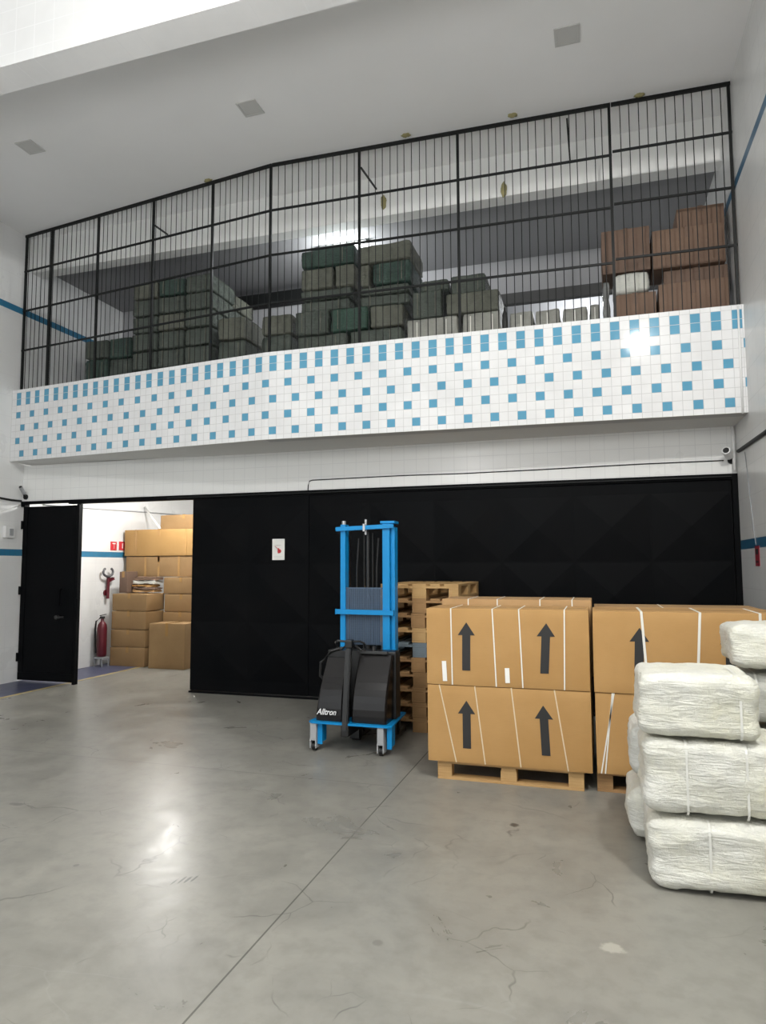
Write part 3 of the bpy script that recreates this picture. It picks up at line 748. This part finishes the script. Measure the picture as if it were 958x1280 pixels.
# cameras
def cctv(lab, base, tip, r, wall):
    g = thing('security_camera', lab, 'camera', base); B = Vector(base); T = Vector(tip)-B
    b = new_bm(); d = T.normalized(); cyl(b, T-d*.13, T, r, 18); obj('housing', b, M['white'] if wall == 'r' else M['grey'], g, False)
    b = new_bm(); cyl(b, T+d*.0005, T+d*.006, r*.72, 18); obj('lens', b, M['ink'], g)
    b = new_bm(); tube(b, [(0,0,0), T*.25+Vector((0,-.01,-.01)), T-d*.10], .014); o = obj('bracket', b, M['iron'], g)
    b = new_bm(); cyl(b, (0,0,0), (0,-.018,0), .038, 16) ; obj('mount', b, M['iron'], g)
cctv('white security camera with dark lens above the right end of gate', (1.405, D-.001, 2.735), (1.325, D-.20, 2.815), .042, 'r')
cctv('small dark security camera above the black door by left wall', (XL+.06, D-.001, 2.66), (XL+.10, D-.15, 2.79), .026, 'l')
def cable(lab, pts, r, m, name='cable', cat='cable'):
    b = new_bm(); tube(b, pts, r, 8); return tag(obj(name, b, M[m], None, True), lab, cat)
y = D-.007
cable('thin dark cable running along the white wall above the gate', [(-3.458,y,2.597),(-3.455,y,2.66),(-3.437,y,2.712),(-3.40,y,2.722),(-2.245,y,2.73),(-1.5,y,2.722),(-.715,y,2.726),(.494,y,2.739),(1.33,y,2.738)], .006, 'iron')
cable('dark cable along left wall level with the gate head', [(XL+.017,4.0,2.70),(XL+.017,6.8,2.635),(XL+.017,7.512,2.609),(XL+.017,7.705,2.598),(XL+.017,7.88,2.60)], .014, 'iron')
cable('white sagging cable on the left wall above the switch', [(XL+.008,6.6,2.22),(XL+.008,7.1,2.30),(XL+.008,7.521,2.412),(XL+.008,7.711,2.472),(XL+.008,7.88,2.545)], .007, 'cable_white')
cable('dark conduit running level along the right wall', [(XR-.014,3.0,2.74),(XR-.014,5.0,2.76),(XR-.014,6.585,2.777),(XR-.014,7.72,2.80)], .018, 'iron', 'conduit', 'conduit')
cable('white vertical conduit in the corner beside the gate', [(XR-.03,D-.06,2.62),(XR-.03,D-.06,3.09)], .018, 'white', 'conduit', 'conduit')
cable('white vertical conduit crossing the right end of tiled parapet', [(XR-.05,R_[1]-.012,3.09),(XR-.05,R_[1]-.012,4.17)], .010, 'white', 'conduit', 'conduit')
cable('pale loose cable hanging down the right wall by the sticker', [(XR-.006,7.45,2.75),(XR-.006,7.33,2.35),(XR-.006,7.22,1.95),(XR-.006,7.14,1.82)], .004, 'grey')
cable('thin pale conduit along the storeroom left wall near the ceiling', [(XL+.012,8.3,2.58),(XL+.012,9.148,2.60),(XL+.012,10.675,2.649),(XL+.012,12.0,2.68)], .010, 'grey', 'conduit', 'conduit')
b = new_bm(); cyl(b, (-7.975,10.72,2.74), (-7.37,10.36,2.315), .018, 12); tag(obj('pipe', b, M['white'], None, True), 'white slanting pipe above the top cartons in storeroom', 'pipe')
# extinguishers in the storeroom
g = thing('fire_extinguisher', 'red fire extinguisher on a stand beside the storeroom cartons', 'extinguisher', (XL+.165, 9.50, 0))
b = new_bm(); prof = [(.0,.16),(.07,.165),(.078,.20),(.078,.62),(.07,.68),(.045,.72),(.025,.74),(.025,.78),(0,.785)]
def lathe(bm, prof, n=20, c=(0,0)):
    rings = []
    for r, z in prof:
        rings.append([bm.verts.new((c[0]+r*math.cos(2*PI*t/n), c[1]+r*math.sin(2*PI*t/n), z)) for t in range(n)] if r > 1e-5 else [bm.verts.new((c[0],c[1],z))])
    for a, e in zip(rings, rings[1:]):
        for t in range(n):
            if len(a) == 1: bm.faces.new((a[0], e[t], e[(t+1)%n]))
            elif len(e) == 1: bm.faces.new((a[t], a[(t+1)%n], e[0]))
            else: bm.faces.new((a[t], a[(t+1)%n], e[(t+1)%n], e[t]))
lathe(b, prof); obj('cylinder', b, M['red'], g, True)
b = new_bm(); box(b, -.035, .035, -.02, .02, .782, .82, .006); bar(b, (-.05,0,.83), (.07,0,.855), .02, .012); obj('valve', b, M['black'], g)
b = new_bm(); tube(b, [(-.02,-.02,.80),(-.075,-.06,.74),(-.088,-.06,.60),(-.088,-.05,.34),(-.085,-.04,.22)], .014); obj('hose', b, M['black'], g)
b = new_bm()
for sx in (-1, 1): tube(b, [(sx*.075,-.075,0),(sx*.075,-.075,.12),(sx*.075,.075,.12),(sx*.075,.075,0)], .010)
box(b, -.085, .085, -.085, .085, .13, .155, .004)
tube(b, [(-.088,.06,.15),(-.088,.06,.66)], .010)
obj('stand', b, M['grey'], g)
g = thing('fire_hydrant', 'red wall pipe with curled grey hose above the storeroom cartons', 'hydrant', (XL+.06, 9.74, 1.10))
b = new_bm(); cyl(b, (0,0,0), (0,0,.36), .026, 14); bar(b, (0,0,.30), (.0,.13,.34), .035, .035, .006); cyl(b, (-.055,.0,.1), (-.03,0,.1), .05, 14); bar(b, (-.055,0,.1), (0,0,.1), .03); obj('standpipe', b, M['red'], g)
b = new_bm(); tube(b, [(.02,-.03+.12*math.cos(t), .45+.075*math.sin(t)) for t in [math.radians(-70-20*k+120) for k in range(15)]], .02); obj('hose', b, M['hose'], g, True)

# ------------------------------------------------------------------ cartons in the storeroom
def scarton(label, x0, x1, y0, y1, z0, z1, m, seed, group='storeroom cartons', name='cardboard_box', vt=()):
    sx, sy, sz = x1-x0, y1-y0, z1-z0
    g = thing(name, label, 'box', ((x0+x1)/2, (y0+y1)/2, z0), 0., group)
    b = new_bm(); crisp(b, sx-.012, sy-.012, sz-.003, seed, .005, .006, 7, .012); obj('carton', b, M[m], g, 'angle')
    b = new_bm(); box(b, -.025, .025, -sy/2-.002, sy/2+.001, sz-.0025, sz+.0005); box(b, -.025, .025, -sy/2-.002, -sy/2+.001, sz*.72, sz)
    obj('tape', b, M['tape'] if group == 'storeroom cartons' else M['card4'], g)
    for t in vt:
        b = new_bm(); box(b, t*sx-.02, t*sx+.02, -sy/2-.002, -sy/2+.001, .01, sz-.004); obj('tape', b, M['tape'], g)
    return g
random.seed(3)
scarton('lowest carton of the short stack beside the red extinguisher', -7.76, -7.075, 9.6, 10.1, 0, .315, 'card5', 21)
scarton('second carton from floor in the stack beside the extinguisher', -7.75, -7.07, 9.6, 10.1, .316, .602, 'card5', 22)
scarton('third carton from floor in the stack beside the extinguisher', -7.75, -7.065, 9.6, 10.1, .603, .904, 'card5', 23)
scarton('top carton of the stack beside the extinguisher', -7.745, -7.06, 9.6, 10.1, .905, 1.194, 'card5', 24)
scarton('single upright carton standing in front of the storeroom stacks', -6.946, -6.274, 9.52, 9.97, 0, .729, 'card5', 25, vt=())
scarton('lowest carton of the right storeroom column behind the upright one', -7.03, -6.30, 10.0, 10.5, 0, .596, 'card5', 26)
scarton('second carton of the right storeroom column behind the upright one', -7.031, -6.35, 10.0, 10.5, .597, .876, 'card5', 27)
scarton('third carton of the right storeroom column', -7.007, -6.35, 10.0, 10.5, .877, 1.176, 'card5', 28)
scarton('small carton directly under the long cartons in storeroom', -7.03, -6.35, 10.0, 10.5, 1.177, 1.460, 'card5', 29)
scarton('dark brown carton standing on edge behind the curled hose', -7.75, -7.585, 9.78, 10.07, 1.195, 1.56, 'card4', 30)
scarton('long taped carton under the topmost long carton in storeroom', -7.914, -6.56, 10.15, 10.9, 1.462, 1.822, 'card5', 31, vt=(-.2,.0,.3))
scarton('large long carton topmost on the front storeroom pile', -7.944, -6.52, 10.13, 10.9, 1.824, 2.29, 'card6', 32, vt=(-.33,.38))
scarton('brown carton highest at the back of the storeroom pile', -7.42, -6.45, 10.42, 10.88, 2.291, 2.56, 'card5', 33)
# crumpled sacks and flattened board on the extinguisher stack
g = thing('flattened_cardboard', 'untidy pile of flattened cardboard and sacks on short carton stack', 'cardboard', (-7.33, 9.98, 1.195), 0., None)
for i, (dx, z0, z1, m, ry) in enumerate(((0,0,.045,'card2',.0),(.02,.046,.085,'card4',.02),(-.02,.088,.135,'card',.03),(.01,.14,.20,'sack_dim',-.02),(.03,.20,.264,'card3',.02))):
    b = new_bm(); rounded(b, .46, .26, z1-z0+.02, .018, 10, 40+i, .022, (6,6,6)); 
    for v in b.verts: v.co.z += z0
    o = obj('sheet' if m != 'sack_dim' else 'sack', b, M[m], g, True); o.location = (dx, 0, 0)

# ------------------------------------------------------------------ wrapped bales on the mezzanine
random.seed(11)
GB = 'green wrapped bales on the mezzanine'
nb = [0]
def gbale(label, x0, x1, y0, z0, z1, m, dep=.66, group=GB, name='wrapped_bale', r=.035, amp=.012, cuts=9, tw=True):
    nb[0] += 1; sx, sy, sz = x1-x0-.008, dep, z1-z0-.002
    g = thing(name, label, 'bale', ((x0+x1)/2, y0+dep/2, z0), random.uniform(-.01,.01), group)
    b = new_bm(); rounded(b, sx, sy, sz, min(r, sz*.32, sx*.3), cuts, 60+nb[0], amp, (3,3,6)); obj('wrap', b, M[m], g, True)
    if tw:
        for t in ((-.28, .28) if sx > .35 else (0.,)):
            b = new_bm(); bar(b, (t*sx, -sy/2-.001, sz*.12), (t*sx, -sy/2-.001, sz*.9), .012, .006)
            obj('twine', b, M['strap' if m == 'sack_grey' else 'green2'], g)
    return g
# big left stack: three across, six high, plus a second column behind its right end
zr = [4.12, 4.42, 4.69, 4.95, 5.20, 5.45, 5.70]; xc = [-6.26, -5.83, -5.39, -4.95]
rn = ['bottom', 'second', 'third', 'fourth', 'fifth', 'top']; cn = ['left', 'middle', 'right']
for r in range(6):
    for c_ in range(3):
        e = random.uniform(-.02,.02) if 0 < c_ < 3 else 0
        gbale('green wrapped bale, %s row of the big left stack, %s column' % (rn[r], cn[c_]), xc[c_]+e*0, xc[c_+1], 8.0+random.uniform(0,.03), zr[r], zr[r+1]-(.05*c_ if r == 5 and c_ < 2 else 0)*0, random.choice(('green1','green1','green2','green3')), .67)
for r in range(6):
    gbale('green wrapped bale, %s row at the back right of the big left stack' % rn[r], xc[2]+.01, xc[3]-.01*r, 8.70, zr[r], zr[r+1]-.01, random.choice(('green1','green2')), .64)
UP = [
 (-7.326,-6.903,4.767,5.06,8.3,'green1','upper left bale of the small stack in the left corner'),
 (-6.889,-6.463,4.737,5.055,8.3,'green3','upper right bale of the small stack in the left corner'),
 (-7.314,-6.892,4.12,4.767,8.3,'green3','lower left bale of the small stack in the left corner'),
 (-6.879,-6.453,4.12,4.737,8.3,'green1','lower right bale of the small stack in the left corner'),
 (-4.831,-4.405,4.69,5.01,7.95,'green2','pale upper bale just right of the big left stack'),
 (-4.826,-4.401,4.12,4.689,7.95,'green1','lower bale just right of the big left stack'),
 (-4.194,-3.74,4.701,4.986,8.0,'green2','upper bale under the dark steel beam'),
 (-4.19,-3.74,4.12,4.701,8.0,'green1','lower bale under the dark steel beam'),
 (-3.628,-2.853,5.544,5.804,8.0,'green3','top bale of the left middle tower'),
 (-3.626,-3.162,5.247,5.543,8.0,'green2','left bale on the second level of the left middle tower'),
 (-3.151,-2.853,5.247,5.543,8.0,'green2','right bale on the second level of left middle tower'),
 (-3.625,-2.897,5.100,5.246,8.0,'green1','thin upper bale in the left middle tower'),
 (-3.624,-2.929,4.940,5.099,8.0,'green1','thin lower bale in the left middle tower'),
 (-3.656,-3.176,4.607,4.939,7.9,'green1','grey green bale at left under the middle towers'),
 (-3.165,-2.647,4.607,4.92,7.9,'green4','bright green bale in the gap under both middle towers'),
 (-2.636,-2.188,4.607,4.901,7.9,'green2','pale bale at right under the middle towers'),
 (-3.62,-2.925,4.12,4.605,7.9,'green1','left base bale under the middle towers'),
 (-2.903,-2.2,4.12,4.605,7.9,'green1','right base bale under the middle towers'),
 (-2.82,-2.107,5.50,5.752,8.0,'green2','top bale of the right middle tower'),
 (-2.798,-2.65,5.20,5.499,8.0,'green2','narrow bale on the second level of right middle tower'),
 (-2.636,-2.115,5.20,5.499,8.0,'green3','wide bale on the second level of right middle tower'),
 (-2.799,-2.13,5.075,5.199,8.0,'green1','thin upper bale in the right middle tower'),
 (-2.799,-2.13,4.922,5.074,8.0,'green1','thin lower bale in the right middle tower'),
 (-2.03,-1.652,5.06,5.221,8.1,'green1','small top bale right beside the right middle tower'),
 (-1.642,-1.184,4.982,5.243,8.1,'green1','humped top bale of the low pile right of towers'),
 (-2.122,-1.715,4.691,5.057,8.0,'green1','middle left bale of the low pile right of towers'),
 (-1.684,-1.011,4.692,4.98,8.0,'green2','middle right bale of the low pile right of towers'),
 (-2.172,-1.51,4.12,4.69,7.95,'sack_grey','whitish lower left bale of the low pile right of towers'),
 (-1.47,-.99,4.12,4.690,7.95,'sack_grey','whitish lower right bale of the low pile right of towers'),
 (-.91,-.614,4.12,4.652,8.0,'sack_grey','leftmost low white bale in front of the lit recess'),
 (-.612,-.306,4.12,4.646,8.0,'sack_grey','second low white bale in front of the lit recess'),
 (-.304,.000,4.12,4.638,8.0,'sack_grey','third low white bale in front of the lit recess'),
 (.003,.138,4.12,4.648,8.0,'sack_grey','narrow white bale left of the plastic wrapped bundle')]
for (a, e, z0, z1, y0, m, lab) in UP:
    gbale(lab, a, e, y0, z0, z1, m, .72 if z1 > 5.0 else .62, GB if m != 'sack_grey' else 'whitish bales on the mezzanine')
b = new_bm(); lathe(b, [(0,0),(.035,.002),(.035,.40),(.03,.47),(.014,.52),(.014,.56),(0,.562)]); o = obj('bottle', b, M['ink'], None, True); o.location = (-.945, 7.93, FM); tag(o, 'dark narrow bottle standing at the end of the low bales', 'bottle')
# brown cartons and bundles at the right end of the mezzanine
def bx(label, x0, x1, y0, z0, z1, m, dep=.46, seed=0): return scarton(label, x0, x1, y0, y0+dep, z0, z1, m, seed, 'brown cartons at the right end of the mezzanine')
gbale('tall bundle in crumpled clear plastic beside brown cartons', .143, .252, 7.68, FM, 4.768, 'plastic', .4, None, 'plastic_bundle', .04, .022, 10, False)
bx('brown carton at lower left of the mezzanine right end pile', .27, .70, 7.6, FM, 4.555, 'card3', .46, 81)
gbale('whitish wrapped bundle between brown cartons on the mezzanine',   .256, .662, 7.6, 4.556, 4.815, 'sack_dim', .46, None, 'plastic_bundle', .07, .016, 10, False)
bx('dark brown carton on top of the whitish bundle', .155, .662, 7.65, 4.818, 5.31, 'card4', .46, 82)
bx('brown carton at the lower right against the right wall', .715, 1.405, 7.58, FM, 4.609, 'card3', .46, 83)
bx('thin dark brown carton in the middle of the right pile', .78, 1.415, 7.66, 4.61, 4.784, 'card4', .42, 84)
bx('wide brown carton second from top against right wall', .669, 1.39, 7.6, 4.786, 5.216, 'card3', .46, 85)
bx('small brown carton topmost near the right wall', .93, 1.404, 7.66, 5.218, 5.449, 'card3', .4, 86)

# ------------------------------------------------------------------ lamps and light
M['lamp_store'] = emis('storeroom tube glow', (1.,.96,.9), 10.)
M['lamp_mezz'] = emis('mezzanine tube glow', (.93,.97,1.), 12.)
def batten(lab, c, half, axis, m):
    g = thing('tube_light', lab, 'lamp', c)
    a = Vector((half,0,0)) if axis == 'x' else Vector((0,half,0))
    b = new_bm(); bar(b, -a, a, .07, .035, .004); obj('housing', b, M['white'], g)
    b = new_bm(); cyl(b, -a*.95+Vector((0,0,-.036)), a*.95+Vector((0,0,-.036)), .014, 12); obj('tube', b, M[m], g)
batten('white tube light under the storeroom ceiling', (-6.45, 9.35, 3.088), .30, 'y', 'lamp_store')
batten('added unseen tube light brightening the storeroom behind the sliding gate', (-4.6, 11.2, 3.088), .30, 'y', 'lamp_store')  # added fixture, out of view, for the rear fill
batten('tube light on the mezzanine ceiling above the middle towers', (-3.3, 8.75, 6.18), .35, 'x', 'lamp_mezz')
batten('tube light in the mezzanine recess behind low white bales', (-.15, 11.0, 5.95), .35, 'x', 'lamp_mezz')
def light(name, kind, loc, energy, color=(1,1,1), size=.1, rot=None, **k):
    l = bpy.data.lights.new(name, kind); l.energy = energy; l.color = color
    if kind == 'AREA': l.size = size
    else: l.shadow_soft_size = size
    for a, v in k.items(): setattr(l, a, v)
    o = bpy.data.objects.new(name, l); COL.objects.link(o); o.location = loc
    if rot: o.rotation_euler = rot
    return o
light('hall lamp', 'POINT', (1.25, 1.6, 5.65), 580, (1,.985,.95), .12)
light('added low hall fill', 'POINT', (-2.5, 1.0, 3.7), 300, (1,.99,.97), .5)  # unseen soft source added to brighten the ceiling beyond the beam
light('storeroom lamp', 'POINT', (-6.45, 9.35, 2.98), 170, (1,.98,.95), .10)
light('added storeroom rear fill', 'POINT', (-4.6, 11.2, 2.98), 120, (1,.98,.95), .10)  # added source that brightens the storeroom back wall
light('mezzanine lamp', 'POINT', (-3.3, 8.80, 5.98), 95, (.95,.98,1), .08)
light('recess lamp', 'POINT', (-.15, 11.0, 5.85), 60, (.95,.98,1), .1)
w = bpy.data.worlds.new('world'); S.world = w; w.use_nodes = True
w.node_tree.nodes['Background'].inputs[0].default_value = (.93,.97,1.,1); w.node_tree.nodes['Background'].inputs[1].default_value = 2.0
S.view_settings.view_transform = 'Standard'; S.view_settings.look = 'None'
S.view_settings.gamma = 1; S.view_settings.use_curve_mapping = False
S.view_settings.exposure = -0.2
